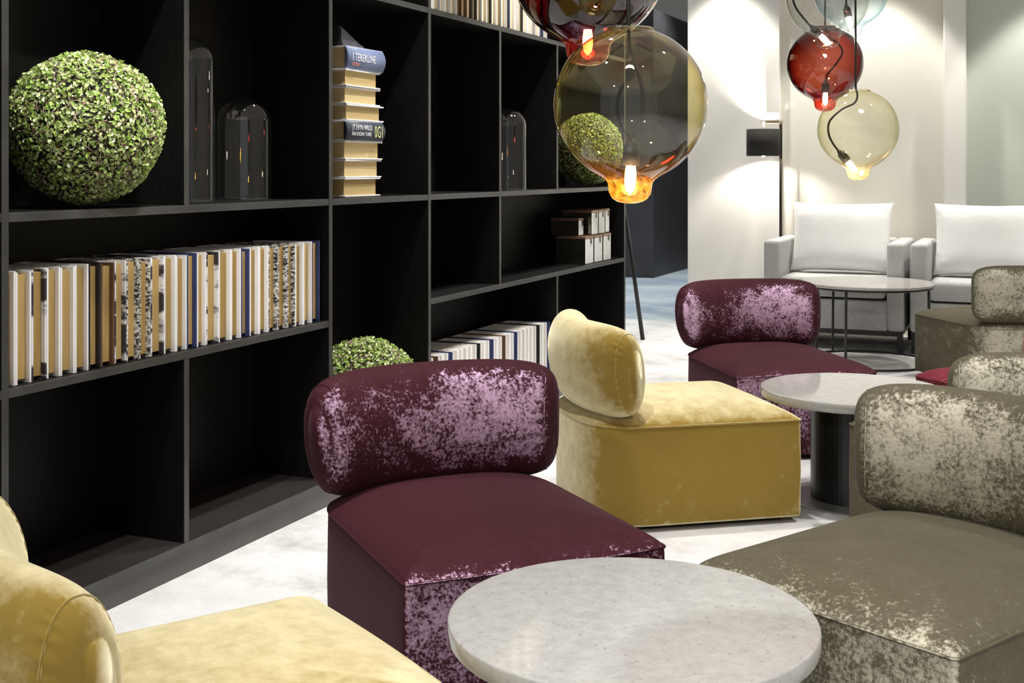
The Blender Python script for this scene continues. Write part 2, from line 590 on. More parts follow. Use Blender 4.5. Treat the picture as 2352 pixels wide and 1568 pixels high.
# ------------------------------------------------------------------ the room
SHX = -2.607                    # front of the bookcase
SHD = 0.36                      # its depth
struct('floor', nbox(-7.5, 5.0, -2.5, 10.42, -0.1, 0.0), M['carpet'])
struct('floor_corridor', nbox(-9, 5.0, 10.42, 20, -0.1, -0.002), M['tile'])
struct('ceiling', nbox(-7.5, 5.0, -2.5, 10.40, CEIL, CEIL + 0.1), M['ceiling'])
struct('ceiling_corridor', nbox(-9, 5.0, 10.40, 20, 4.4, 4.5), M['ceiling'])
struct('wall_left', nbox(SHX - SHD - 0.20, SHX - SHD - 0.06, -2.5, 7.86, 0, CEIL), M['dark_block'])
# back wall: a projecting white part, the cream part, a white upright, a pale panel
struct('wall_back', nbox(-2.80, -2.02, 10.17, 10.42, 0, CEIL), M['wall_white'])
struct('wall_middle', nbox(-2.02, -0.72, 10.25, 10.42, 0, CEIL), M['wall'])
struct('trim_1', nbox(-0.73, -0.565, 10.13, 10.42, 0, CEIL, 0.012), M['wall_white'])
struct('wall_panel', nbox(-0.565, 5.0, 10.30, 10.42, 0, CEIL), M['wall_green'])
struct('wall_right', nbox(5.0, 5.15, -2.5, 10.42, 0, CEIL), M['wall'])
struct('wall_corridor', nbox(-9.0, -4.39, 14.38, 17.2, -0.002, 3.30, 0.01), M['dark_block'])
struct('wall_corridor_end', nbox(-4.39, 0.5, 17.2, 17.4, 0, 3.45), M['brown_panel'])
struct('wall_corridor_back', nbox(-9, 5, 19.8, 20, 0, 4.4), M['wall_white'])

# ------------------------------------------------------------------ bookcase
ZF, Z1, Z2, Z3, ZT = 0.107, 0.742, 1.226, 2.09, 2.60
YB = {'a': 1.60, 'b': 2.503, 'c': 3.276, 'd': 4.164, 'e': 5.017, 'f': 5.820, 'g': 6.636, 'h': 7.878}
TH = 0.026
bc = thing('bookcase', 'long black stained bookcase of square bays filling one wall beside the velvet chairs', 'bookcase', (SHX - SHD, 0, 0))


def bpart(name, x0, x1, y0, y1, z0, z1):
    bm = nbox(x0, x1, y0, y1, z0, z1, 0.0015, 1)
    for f in bm.faces:
        if f.normal.x > 0.9: f.material_index = 1
    bm.normal_update()
    for f in bm.faces:
        f.material_index = 1 if f.normal.x > 0.6 else 0
    return link(name, bm, None, bc, mats=[M['shelf'], M['shelf_edge']])


D = SHD
h2 = TH / 2
link('back_panel', nbox(-0.018, 0.0, YB['a'], YB['h'], ZF, ZT), M['shelf'], bc)
link('plinth', nbox(0.02, D - 0.012, YB['a'], YB['h'], 0.0, ZF - 0.028), M['plinth'], bc)
bb = bpart('base_board', 0, D, YB['a'], YB['h'] + h2, ZF - 0.028, ZF)
bb.data.materials[0] = M['base_lit']
bpart('top_board', 0, D, YB['a'], YB['h'] + h2, ZT, ZT + TH)
for kx in 'abdeh':
    bpart('upright', 0, D, YB[kx] - h2, YB[kx] + h2, ZF, ZT)
bpart('divider', 0, D - 0.002, YB['c'] - h2, YB['c'] + h2, ZF, Z1 - TH)
bpart('divider', 0, D - 0.002, YB['c'] - h2, YB['c'] + h2, Z2, Z3 - TH)
bpart('divider', 0, D - 0.002, YB['f'] - h2, YB['f'] + h2, Z1, Z2 - TH)
bpart('divider', 0, D - 0.002, YB['g'] - h2, YB['g'] + h2, ZF, Z1 - TH)
bpart('divider', 0, D - 0.002, YB['f'] - h2, YB['f'] + h2, Z2, Z3 - TH)
bpart('divider', 0, D - 0.002, YB['g'] - h2, YB['g'] + h2, Z2, Z3 - TH)
for a, b in (('a', 'b'), ('b', 'd'), ('e', 'h')):
    bpart('shelf', 0, D - 0.001, YB[a] + h2, YB[b] - h2, Z1 - TH, Z1)
for a, b in (('a', 'b'), ('b', 'd'), ('d', 'e'), ('e', 'h')):
    bpart('shelf', 0, D - 0.001, YB[a] + h2, YB[b] - h2, Z2 - TH, Z2)
    bpart('shelf', 0, D - 0.001, YB[a] + h2, YB[b] - h2, Z3 - TH, Z3)

# ------------------------------------------------------------------ upright books
ORD = ['first', 'second', 'third', 'fourth', 'fifth', 'sixth', 'seventh', 'eighth', 'ninth', 'tenth', 'eleventh', 'twelfth', 'thirteenth', 'fourteenth',
       'fifteenth', 'sixteenth', 'seventeenth', 'eighteenth', 'nineteenth', 'twentieth', 'twenty-first', 'twenty-second', 'twenty-third', 'twenty-fourth',
       'twenty-fifth', 'twenty-sixth', 'twenty-seventh', 'twenty-eighth', 'twenty-ninth', 'thirtieth']
LOOK = {'cov_white': 'white jacketed book', 'cov_grey': 'grey jacketed book', 'cov_black': 'black jacketed book', 'cov_navy': 'navy jacketed book',
        'cov_brown': 'brown jacketed book', 'cov_print': 'black and white printed book', 'cov_speck': 'black speckled book'}
book_cache = {}


def upright_book(y, z, t, h, d, xf, cov, pages, label, group, board=0.0065, over=0.015):
    """a book standing on its tail, fore-edge to the room; y = near side, xf = front of the boards"""
    key = (board, round(t, 4), round(h, 4), round(d, 4), cov, pages)
    if key in book_cache:
        c = copy_tree(book_cache[key])
        c.location = (xf, y, z + 0.0012)
        return tag(c, label, 'book', group)
    z += 0.0012
    r = thing('book', label, 'book', (xf, y, z), 0, group)
    bm = bmesh.new()
    box(bm, -d, 0, 0, board, 0, h)
    box(bm, -d, 0, t - board, t, 0, h)
    box(bm, -d, -d + board, board, t - board, 0, h)
    link('cover', bm, M[cov], r)
    link('page_block', nbox(-d + board, -over, board, t - board, 0.011, h - 0.010), M[pages], r)
    book_cache[key] = r
    return r


pxs = [95, 205, 310, 405, 505, 600, 685, 780, 862, 950, 1030, 1122, 1205, 1280, 1350, 1415, 1500, 1585, 1655, 1715, 1780, 1845, 1910, 1975, 2030, 2087, 2145, 2200]
kinds = ['cov_white', 'cov_white', 'cov_print', 'cov_white', 'cov_white', 'cov_white', 'cov_black', 'cov_brown', 'cov_print', 'cov_speck', 'cov_speck', 'cov_print', 'cov_white',
         'cov_white', 'cov_navy', 'cov_white', 'cov_print', 'cov_white', 'cov_white', 'cov_navy', 'cov_white', 'cov_white', 'cov_speck', 'cov_speck', 'cov_speck', 'cov_white', 'cov_white', 'cov_navy']


def px_to_y(px, x=SHX - 0.02):
    q = (px - 1176) / FPX
    k = x / (CA * q - SA)
    return k * (SA * q + CA)


ends = [px_to_y(p / 3.015 + 6) for p in pxs]
yprev = px_to_y(14)
for i, (ye, kd) in enumerate(zip(ends, kinds)):
    t = ye - yprev - 0.0012
    upright_book(yprev, Z1, t, 0.318 - (0.004 if i % 3 == 1 else 0), 0.24, SHX - 0.022, kd, 'pages',
                 f'{LOOK[kd]}, {ORD[i]} from the near end of the long low row', 'books in the long row on the low shelf')
    yprev = ye
# the row at floor level, past the topiary
kk = ['cov_white', 'cov_white', 'cov_white', 'cov_black', 'cov_white', 'cov_navy', 'cov_white', 'cov_brown', 'cov_white', 'cov_navy']
y = YB['e'] + h2 + 0.006
for i in range(29):
    t = (0.050, 0.056, 0.047, 0.053)[i % 4]
    kd = kk[(i * 7 + i // 3) % 10]
    upright_book(y, ZF, t, 0.350, 0.25, SHX - 0.02, kd, 'pages',
                 f'{LOOK[kd]}, {ORD[i]} from the near end of the bottom row', 'books in the bottom row', 0.010, 0.020)
    y += t + 0.0012
# the row on the high shelf
kk = ['cov_white', 'cov_grey', 'cov_white', 'cov_white', 'cov_white', 'cov_brown', 'cov_brown', 'cov_black', 'cov_black', 'cov_grey', 'cov_white', 'cov_black', 'cov_white', 'cov_grey', 'cov_white',
      'cov_navy', 'cov_white', 'cov_white', 'cov_black', 'cov_white', 'cov_white', 'cov_grey', 'cov_white', 'cov_navy', 'cov_white']
y = YB['e'] + h2 + 0.010
for i in range(25):
    t = (0.058, 0.062, 0.054)[i % 3]
    upright_book(y, Z3, t, 0.31, 0.24, SHX - 0.02, kk[i], 'pages_pale',
                 f'{LOOK[kk[i]]}, {ORD[i]} from the post on the high shelf', 'books on the high shelf')
    y += t + 0.0012

# ------------------------------------------------------------------ stack of lying books with spines
def text_part(body, mat, parent, size, loc, rot, name='title', sx=1.0):
    cu = bpy.data.curves.new(name, 'FONT')
    cu.body = body
    cu.size = size
    cu.extrude = 0.0004
    cu.resolution_u = 2
    o = bpy.data.objects.new(name, cu)
    COL.objects.link(o)
    bpy.context.view_layer.update()
    me = bpy.data.meshes.new_from_object(o.evaluated_get(bpy.context.evaluated_depsgraph_get()))
    bpy.data.objects.remove(o)
    me.materials.clear()
    me.materials.append(mat)
    m = bpy.data.objects.new(name, me)
    COL.objects.link(m)
    m.location = loc
    m.rotation_euler = rot
    m.scale = (sx, 1, 1)
    m.parent = parent
    return m


sx0, sy0 = SHX - 0.055, 4.372
STK = [('pages', 0.079, 'lowest thick book of the stack, pages facing out'),
       ('pages', 0.076, 'thick book second from the bottom of the stack, pages facing out'),
       ('pages', 0.078, 'thick book of the stack lying just under the slate spine with lime figures'),
       ('slate', 0.083, 'dark slate spined book in the stack with white letters and lime figures'),
       ('pages', 0.068, 'thick book of the stack lying just above the slate spine with lime figures'),
       ('pages', 0.073, 'thick book third from the top of the stack, pages facing out'),
       ('pages', 0.071, 'thick book directly under the slate blue book that tops the stack'),
       ('blue', 0.096, 'slate blue spined book on top of the stack, white title over red word')]
z = Z2 + 0.0012
for i, (kd, t, lab) in enumerate(STK):
    dx = rng.uniform(-0.006, 0.006)
    dy = rng.uniform(-0.010, 0.010)
    r = thing('book', lab, 'book', (sx0 + dx, sy0 + dy, z), R(rng.uniform(-1.5, 1.5)), 'books lying in the stack')
    L, W, bd = 0.298, 0.235, 0.006
    bm = bmesh.new()
    box(bm, -W, 0, 0, L, 0, bd, 0.001, 1)
    box(bm, -W, 0, 0, L, t - bd, t, 0.001, 1)
    if kd == 'pages':
        box(bm, -W, -W + 0.006, 0, L, bd, t - bd)
        link('cover', bm, M['cov_white'], r)
        pb = nbox(-W + 0.006, -0.012, 0.010, L - 0.022, bd, t - bd)
        link('page_block', pb, M['pages_flat'], r)
    else:
        link('cover', bm, M['cov_white'], r)
        # rounded spine to the front
        sp = bmesh.new()
        n = 10
        A = [(0.016 * math.sin(PI * j / n), bd * 0.2 + (t - bd * 0.4) * j / n) for j in range(n + 1)]
        rows = [[sp.verts.new((x + 0.001, yy, zz)) for x, zz in A] for yy in (0.0, L)]
        bk = [[sp.verts.new((-0.006, yy, zz)) for x, zz in A] for yy in (0.0, L)]
        for j in range(n):
            sp.faces.new((rows[0][j], rows[1][j], rows[1][j + 1], rows[0][j + 1]))
            sp.faces.new((bk[0][j + 1], bk[1][j + 1], bk[1][j], bk[0][j]))
            for e in (0, 1):
                sp.faces.new((rows[e][j], rows[e][j + 1], bk[e][j + 1], bk[e][j]))
        for j in (0, n):
            sp.faces.new((rows[0][j], bk[0][j], bk[1][j], rows[1][j]))
        bmesh.ops.recalc_face_normals(sp, faces=sp.faces)
        spine = link('spine', sp, M['spine_slate' if kd == 'slate' else 'spine_blue'], r, True)
        link('page_block', nbox(-W + 0.012, -0.006, 0.008, L - 0.008, bd, t - bd), M['pages_flat'], r)
        rot = (R(90), 0, R(90))
        if kd == 'slate':
            text_part('JT EVYN WRLD', M['ink_white'], spine, 0.031, (0.0178, 0.030, 0.046), rot, 'title', 0.74)
            text_part('AN EXON TURE', M['ink_white'], spine, 0.022, (0.0178, 0.024, 0.021), rot, 'title', 0.98)
            text_part('0G1', M['ink_lime'], spine, 0.072, (0.0180, 0.205, 0.016), rot, 'figures', 0.60)
        else:
            text_part('I TEREKLINE', M['ink_white'], spine, 0.045, (0.0182, 0.022, 0.036), rot, 'title', 0.78)
            text_part('KATEN', M['ink_red'], spine, 0.020, (0.0178, 0.020, 0.014), rot, 'author_word', 0.85)
    z += t + 0.0012
# small dark folded ornament on the stack
bm = bmesh.new()
pts = [(-0.02, 0.01, 0.0), (-0.02, 0.20, 0.0), (-0.14, 0.19, 0.0), (-0.14, 0.0, 0.0), (-0.03, 0.015, 0.030), (-0.05, 0.045, 0.090), (-0.12, 0.04, 0.085), (-0.13, 0.01, 0.030), (-0.05, 0.11, 0.050), (-0.11, 0.11, 0.052), (-0.035, 0.19, 0.012), (-0.13, 0.18, 0.012)]
vs = [bm.verts.new(p) for p in pts]
bmesh.ops.convex_hull(bm, input=vs)
for f in [(-0.015, 0.03, 0.012)]:
    box(bm, -0.075, -0.04, 0.12, 0.225, 0.004, 0.020, 0.005, 2)
bmesh.ops.bevel(bm, geom=[e for e in bm.edges if e.calc_length() > 0.03], offset=0.004, segments=2, affect='EDGES')
o = link('ornament', bm, M['smoke'], None, False, (sx0 - 0.01, sy0 + 0.005, z + 0.001))
tag(o, 'small black faceted ornament lying on top of the stacked books', 'ornament')

# ------------------------------------------------------------------ topiary balls
def leaf_ball(rad, n):
    bm = bmesh.new()
    rg = random.Random(3)
    for i in range(n):
        zz = 1 - 2 * (i + 0.5) / n
        ph = i * 2.399963 + rg.uniform(-0.4, 0.4)
        s = math.sqrt(max(0, 1 - zz * zz))
        nrm = Vector((s * math.cos(ph), s * math.sin(ph), zz))
        lump = 1 + 0.018 * math.sin(5 * nrm.x + 3 * nrm.z) * math.sin(6 * nrm.y + 1)
        p = nrm * rad * lump * rg.uniform(0.93, 1.028)
        q = (nrm + Vector((rg.gauss(0, 0.6), rg.gauss(0, 0.6), rg.gauss(0, 0.6)))).normalized()
        u = q.orthogonal().normalized()
        u = Matrix.Rotation(rg.uniform(0, 6.28), 3, q) @ u
        w = q.cross(u)
        l = rg.uniform(0.0052, 0.0092)
        b = l * rg.uniform(0.55, 0.8)
        f = q * l * 0.30
        c = [p - u * l, p - u * l * 0.2 + w * b + f, p + u * l * 0.6 + w * b * 0.6 + f, p + u * l, p + u * l * 0.6 - w * b * 0.6 + f, p - u * l * 0.2 - w * b + f]
        v = [bm.verts.new(x) for x in c]
        bm.faces.new((v[0], v[1], v[2], v[3]))
        bm.faces.new((v[0], v[3], v[4], v[5]))
    return bm


def twig_ball(rad, n):
    bm = bmesh.new()
    rg = random.Random(5)
    for i in range(n):
        a = Vector((rg.gauss(0, 1), rg.gauss(0, 1), rg.gauss(0, 1))).normalized()
        t = a.orthogonal().normalized()
        t = Matrix.Rotation(rg.uniform(0, 6.28), 3, a) @ t
        L = rg.uniform(0.03, 0.08) / rad
        pts = []
        for k in range(5):
            s = (k / 4 - 0.5) * L
            d = (a * math.cos(s) + t * math.sin(s)).normalized()
            pts.append(d * rad * (0.985 + 0.03 * math.sin(k * 1.6 + i)))
        tube(bm, pts, 0.0013, 3)
    return bm


TR = 0.231
BALLS = [((SHX - 0.112, 2.927, Z2 + 0.247), 1.0, 'large round topiary ball of small green leaves on the shelf beside the tall glass dome'),
         ((SHX - 0.10, 4.60, ZF + 0.258), 1.04, 'round topiary ball on the bottom shelf peeking over the nearest purple chair'),
         ((SHX - 0.112, 7.45, Z2 + 0.246), 0.98, 'round topiary ball half hidden behind the large gold glass globe')]
ball0 = None
for loc, sc, lab in BALLS:
    if ball0 is None:
        ball0 = thing('topiary_ball', lab, 'topiary', loc, 0, 'topiary balls in the bookcase')
        bmc = bmesh.new()
        bmesh.ops.create_icosphere(bmc, subdivisions=4, radius=TR * 0.935)
        link('core', bmc, M['core'], ball0, True)
        link('foliage', leaf_ball(TR, 9000), M['leaf'], ball0)
        link('twigs', twig_ball(TR * 0.992, 1100), M['twig'], ball0)
        b = ball0
    else:
        b = copy_tree(ball0)
        b.location = loc
        b.rotation_euler = (0.3, 0.2, loc[1] * 2)
        tag(b, lab, 'topiary', 'topiary balls in the bookcase')
    b.scale = (sc, sc, sc)

# ------------------------------------------------------------------ glass domes
def dome(x, y, r, h, lab):
    bm = bmesh.new()
    prof = [(r, 0.0), (r, h - r)]
    for j in range(1, 13):
        a = PI / 2 * j / 12
        prof.append((r * math.cos(a), h - r + r * math.sin(a)))
    t = 0.004
    inner = [(max(0.0, q[0] - t) if q[0] > 1e-4 else 0.0, q[1] - (t if q[0] < 1e-4 else t * max(0, (q[1] - h + r) / r))) for q in prof]
    bm1 = lathe(bmesh.new(), prof[:-1] + [(0.0, h)], 56)
    me = bpy.data.meshes.new('tmp')
    o = link('glass_dome', bm1, M['clear'], None, True, (x, y, Z2 + 0.001))
    bmr = bmesh.new()
    tube(bmr, [(r * math.cos(2 * PI * i / 56), r * math.sin(2 * PI * i / 56), 0.004) for i in range(56)], 0.0035, 8, True)
    link('rim', bmr, M['clear'], o, True)
    bpy.data.meshes.remove(me)
    return tag(o, lab, 'glass dome', 'glass domes on the shelf')


dome(-2.840, 3.590, 0.085, 0.595, 'tall slim clear glass dome half hidden by the bookcase post')
dome(-2.832, 3.900, 0.104, 0.402, 'short wide clear glass dome standing beside the tall glass dome')
dome(-2.730, 6.190, 0.104, 0.455, 'clear glass dome alone in the bay behind the gold globe lamp')

# ------------------------------------------------------------------ gold vase behind the post
bm = bmesh.new()
prof = [(0.0, 0.0), (0.030, 0.0), (0.050, 0.012), (0.066, 0.045), (0.073, 0.09), (0.075, 0.14), (0.0735, 0.168), (0.0705, 0.172), (0.0735, 0.176), (0.074, 0.22), (0.073, 0.283), (0.068, 0.283), (0.068, 0.20), (0.0, 0.19)]
n = 64
rings = []
for r_, z_ in prof:
    if r_ == 0: rings.append([bm.verts.new((0, 0, z_))])
    else: rings.append([bm.verts.new((r_ * (1 - 0.05 * (i % 4 == 0)) * math.cos(2 * PI * i / n), r_ * (1 - 0.05 * (i % 4 == 0)) * math.sin(2 * PI * i / n), z_)) for i in range(n)])
for a, b in zip(rings, rings[1:]):
    for i in range(n):
        j = (i + 1) % n
        if len(a) == 1: bm.faces.new((a[0], b[i], b[j]))
        elif len(b) == 1: bm.faces.new((a[i], b[0], a[j]))
        else: bm.faces.new((a[i], b[i], b[j], a[j]))
bmesh.ops.recalc_face_normals(bm, faces=bm.faces)
o = link('vase', bm, M['gold'], None, False, (SHX - 0.16, 5.135, Z1 + 0.0012))
tag(o, 'ribbed golden vase with a rounded foot, half hidden behind the bookcase post', 'vase')

# ------------------------------------------------------------------ silver boxes near the end of the bookcase
def silver_box(y0, z0, w, d, h, x1, lab):
    r = thing('box', lab, 'box', (x1, y0, z0 + 0.0015), 0, 'silver boxes at the end of the shelf')
    bm = nbox(-d, 0, 0, w, 0, h, 0.003, 2)
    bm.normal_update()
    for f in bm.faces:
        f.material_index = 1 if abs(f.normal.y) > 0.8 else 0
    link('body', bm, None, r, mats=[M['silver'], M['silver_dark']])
    link('lid', nbox(-d - 0.001, 0.002, -0.001, w + 0.001, h - 0.012, h + 0.004, 0.002, 1), M['copper_edge'], r)
    link('clasp', nbox(0.0, 0.006, w * 0.6, w * 0.6 + 0.016, h - 0.045, h - 0.012, 0.002, 1), M['silver_dark'], r)


bx = SHX - 0.03
silver_box(7.185, Z1, 0.150, 0.20, 0.170, bx, 'silver box nearest the vase in the lower layer, its dark side showing')
silver_box(7.355, Z1, 0.150, 0.20, 0.170, bx, 'silver box in the middle of the lower layer of boxes')
silver_box(7.525, Z1, 0.150, 0.20, 0.172, bx, 'silver box of the lower layer closest to the bookcase end post')
zz = Z1 + 0.1790
silver_box(7.200, zz, 0.085, 0.19, 0.105, bx - 0.05, 'smallest silver box stacked on the lower layer, nearest the vase')
silver_box(7.330, zz, 0.120, 0.20, 0.150, bx - 0.01, 'tall silver box on the upper layer beside the smallest box')
silver_box(7.465, zz, 0.115, 0.20, 0.150, bx - 0.01, 'silver box in the middle of the upper layer')
silver_box(7.593, zz + 0.002, 0.080, 0.20, 0.152, bx - 0.01, 'narrow silver box of the upper layer closest to the end post')

# ------------------------------------------------------------------ lounge chairs
CW, CD = 0.700, 0.835             # seat width, depth
SEAT = 0.395


def seat_outline(n=96, inset=0.0):
    """front edge on y=0 with tight corners, straight sides, rounded back; counter-clockwise"""
    hw = CW / 2 - inset
    rc = 0.014
    pts = []
    def arc(cx, cy, r, a0, a1, m):
        for i in range(m + 1):
            a = a0 + (a1 - a0) * i / m
            pts.append((cx + r * math.cos(a), cy + r * math.sin(a)))
    f0 = inset
    arc(-hw + rc, f0 + rc, rc, PI, 1.5 * PI, 6)
    for i in range(1, 16): pts.append((-hw + rc + (2 * hw - 2 * rc) * i / 16, f0 - 0.010 * math.sin(PI * i / 16)))
    arc(hw - rc, f0 + rc, rc, 1.5 * PI, 2 * PI, 6)
    ys = 0.56
    for i in range(1, 10): pts.append((hw, rc + f0 + (ys - rc - f0) * i / 10))
    e = 3.0
    bd = CD - inset - ys
    for i in range(0, 41):
        a = PI * i / 40
        c, s = math.cos(a), math.sin(a)
        pts.append((hw * math.copysign(abs(c) ** (2 / e), c), ys + bd * abs(s) ** (2 / e)))
    for i in range(9, 0, -1): pts.append((-hw, rc + f0 + (ys - rc - f0) * i / 10))
    return pts


def make_chair(mat_key):
    m = M[mat_key]
    r = thing('lounge_chair', '', 'chair')
    out = seat_outline()
    n = len(out)
    cx, cy = 0.0, 0.40
    # upholstered base
    bm = bmesh.new()
    rows = []
    for zz, ins in ((0.030, 0.016), (0.024, 0.004), (0.034, 0.0), (0.20, -0.003), (SEAT - 0.02, 0.0), (SEAT - 0.004, 0.0025)):
        o2 = []
        for (x, y) in out:
            d = Vector((x - cx, y - cy))
            L = d.length
            d = d * ((L - ins) / L)
            o2.append(bm.verts.new((cx + d.x, cy + d.y, zz)))
        rows.append(o2)
    for a, b in zip(rows, rows[1:]):
        for i in range(n): bm.faces.new((a[i], a[(i + 1) % n], b[(i + 1) % n], b[i]))
    bm.faces.new(rows[0][::-1])
    link('base', bm, m, r, True)
    # crowned seat
    bm = bmesh.new()
    rows = []
    for s in (1.0, 0.996, 0.988, 0.972, 0.95, 0.92, 0.88, 0.84, 0.80, 0.70, 0.58, 0.44, 0.28, 0.12):
        zz = SEAT - 0.006 + 0.072 * (1 - s ** 3.2) ** 0.72
        rows.append([bm.verts.new((cx + (x - cx) * s, cy + (y - cy) * s, zz)) for x, y in out])
    for a, b in zip(rows, rows[1:]):
        for i in range(n): bm.faces.new((a[i], a[(i + 1) % n], b[(i + 1) % n], b[i]))
    c = bm.verts.new((cx, cy, rows[-1][0].co.z))
    for i in range(n): bm.faces.new((rows[-1][i], rows[-1][(i + 1) % n], c))
    seat = link('seat', bm, M['purple_top'] if mat_key == 'purple' else m, r, True)
    # welt between base and seat
    bm = bmesh.new()
    tube(bm, [(cx + (x - cx) * 1.001, cy + (y - cy) * 1.001, SEAT - 0.005) for x, y in out], 0.0036, 6, True)
    link('piping', bm, m, seat, True)
    # curved bolster back
    Rb = 0.64
    yc = 0.765 - Rb
    half = 0.386                # half length along the arc
    z0, z1 = SEAT + 0.016, 0.766
    zc, hh = (z0 + z1) / 2, (z1 - z0) / 2
    th = 0.092
    NT_, NS = 60, 120
    bm = bmesh.new()
    rows = []
    for i in range(NT_ + 1):
        u = -math.cos(PI * i / NT_)
        tt = max(-0.9995, min(0.9995, u))
        ang = tt * half / Rb
        ex = 5.5
        fh = max(0.02, (1 - abs(tt) ** ex)) ** (1 / ex)
        ft = max(0.02, (1 - abs(tt) ** 7)) ** (1 / 3.2)
        row = []
        for k in range(NS):
            a = 2 * PI * k / NS
            ca, sa = math.cos(a), math.sin(a)
            px = math.copysign(abs(ca) ** (2 / 2.1), ca) * th * ft
            pz = math.copysign(abs(sa) ** (2 / 2.25), sa) * hh * fh
            px += 0.012 * math.cos(PI * pz / (2 * hh)) * (-1 if px < 0 else 1) * 0.6
            lean = 0.09 * (pz + hh)
            px += 0.0022 * ft * math.cos(a * 34 + 2 * math.sin(5 * a)) * max(0.0, 1 - ((abs(tt) - 0.915) / 0.055) ** 2) if abs(abs(tt) - 0.915) < 0.055 else 0.0
            rr = Rb + px + lean
            row.append(bm.verts.new((rr * math.sin(ang), yc + rr * math.cos(ang), zc + pz)))
        rows.append(row)
    for a, b in zip(rows, rows[1:]):
        for k in range(NS): bm.faces.new((a[k], b[k], b[(k + 1) % NS], a[(k + 1) % NS]))
    bm.faces.new(rows[0])
    bm.faces.new(rows[-1][::-1])
    bmesh.ops.recalc_face_normals(bm, faces=bm.faces)
    back = link('backrest', bm, m, r, True)
    for sgn in (-1, 1):
        tt = 0.915 * sgn
        ang = tt * half / Rb
        fh = (1 - abs(tt) ** 5.5) ** (1 / 5.5)
        ft = (1 - abs(tt) ** 7) ** (1 / 3.2)
        pts = []
        for k in range(36):
            a = 2 * PI * k / 36
            ca, sa = math.cos(a), math.sin(a)
            px = math.copysign(abs(ca) ** (2 / 2.1), ca) * th * ft
            pz = math.copysign(abs(sa) ** (2 / 2.25), sa) * hh * fh
            px += 0.012 * math.cos(PI * pz / (2 * hh)) * (-1 if px < 0 else 1) * 0.6
            rr = Rb + px * 1.004 + 0.09 * (pz + hh)
            pts.append((rr * math.sin(ang), yc + rr * math.cos(ang), zc + pz * 1.004))
        bm = bmesh.new()
        tube(bm, pts, 0.0024, 5, True)
        link('end_seam', bm, m, back, True)
    # recessed black runner under the base, bracket under the back
    link('foot_plinth', nbox(-CW / 2 + 0.06, CW / 2 - 0.06, 0.06, 0.62, 0.0, 0.03), M['black'], r)
    link('back_bracket', nbox(-0.20, 0.20, 0.66, 0.76, SEAT - 0.02, SEAT + 0.04), M['black'], r)
    return r


CHAIRS = [  # colour, a front corner (side, ahead of camera), which front corner, turn, label
    ('purple', (-0.247, 2.800), -1, 24.2, 'aubergine crushed velvet lounge chair nearest, between the front stone table and the bookcase'),
    ('purple', (1.025, 5.575), -1, 11.0, 'aubergine velvet lounge chair farther off, behind the second round table'),
    ('mustard', (1.102, 4.640), -1, 103.0, 'whole mustard velvet lounge chair seen from its side beside the second table'),
    ('mustard', (-0.440, 2.710), 1, 124.0, 'mustard velvet lounge chair cut by the frame, its back reaching over the plinth'),
    ('olive', (0.866, 2.376), 1, -51.8, 'large olive grey velvet lounge chair touching the front stone table'),
    ('olive', (1.262, 4.575), 1, 194.0, 'olive velvet lounge chair seen from behind, its back above the big olive chair'),
    ('red', (1.855, 5.620), 1, 203.6, 'raspberry velvet lounge chair mostly hidden, only its seat corner showing'),
    ('olive', (2.640, 8.000), 1, 193.0, 'pale olive velvet lounge chair farthest off, beside the wire table'),
]
first = {}
for ck, (xc, zc), side, turn, lab in CHAIRS:
    xc -= side * CW / 2 * math.cos(R(turn))
    zc -= side * CW / 2 * math.sin(R(turn))
    if ck not in first:
        c = first[ck] = make_chair(ck)
    else:
        c = copy_tree(first[ck])
    c.location = room(xc, zc)
    c.rotation_euler = (0, 0, R(turn + YAW))
    tag(c, lab, 'chair', 'velvet lounge chairs')

# ------------------------------------------------------------------ round stone tables
def round_table(lab):
    r = thing('round_table', lab, 'table', (0, 0, 0), 0, 'round stone topped tables')
    bm = lathe(bmesh.new(), [(0.0, 0.412), (0.362, 0.412), (0.368, 0.415), (0.37, 0.420), (0.37, 0.446), (0.368, 0.450), (0.364, 0.4515), (0.0, 0.4515)], 96)
    t = link('tabletop', bm, M['stone'], r)
    for p in t.data.polygons: p.use_smooth = abs(p.normal.z) < 0.9
    link('pedestal', lathe(bmesh.new(), [(0.0, 0.0), (0.166, 0.0), (0.168, 0.006), (0.168, 0.412), (0.0, 0.412)], 64), M['black'], r)
    for p in r.children[-1].data.polygons: p.use_smooth = abs(p.normal.z) < 0.9
    link('base_plate', lathe(bmesh.new(), [(0.0, 0.0), (0.27, 0.0), (0.27, 0.005), (0.265, 0.007), (0.0, 0.007)], 64), M['steel'], r)
    return r


T1 = room(0.2405, 2.449)
T2 = room(1.392, 4.98)
ta = round_table('speckled grey stone table in front, close under the large gold globe')
ta.location = T1
tb = copy_tree(ta)
tb.location = T2
tag(tb, 'grey stone table farther off on a fat black pedestal beside the whole mustard chair', 'table', 'round stone topped tables')

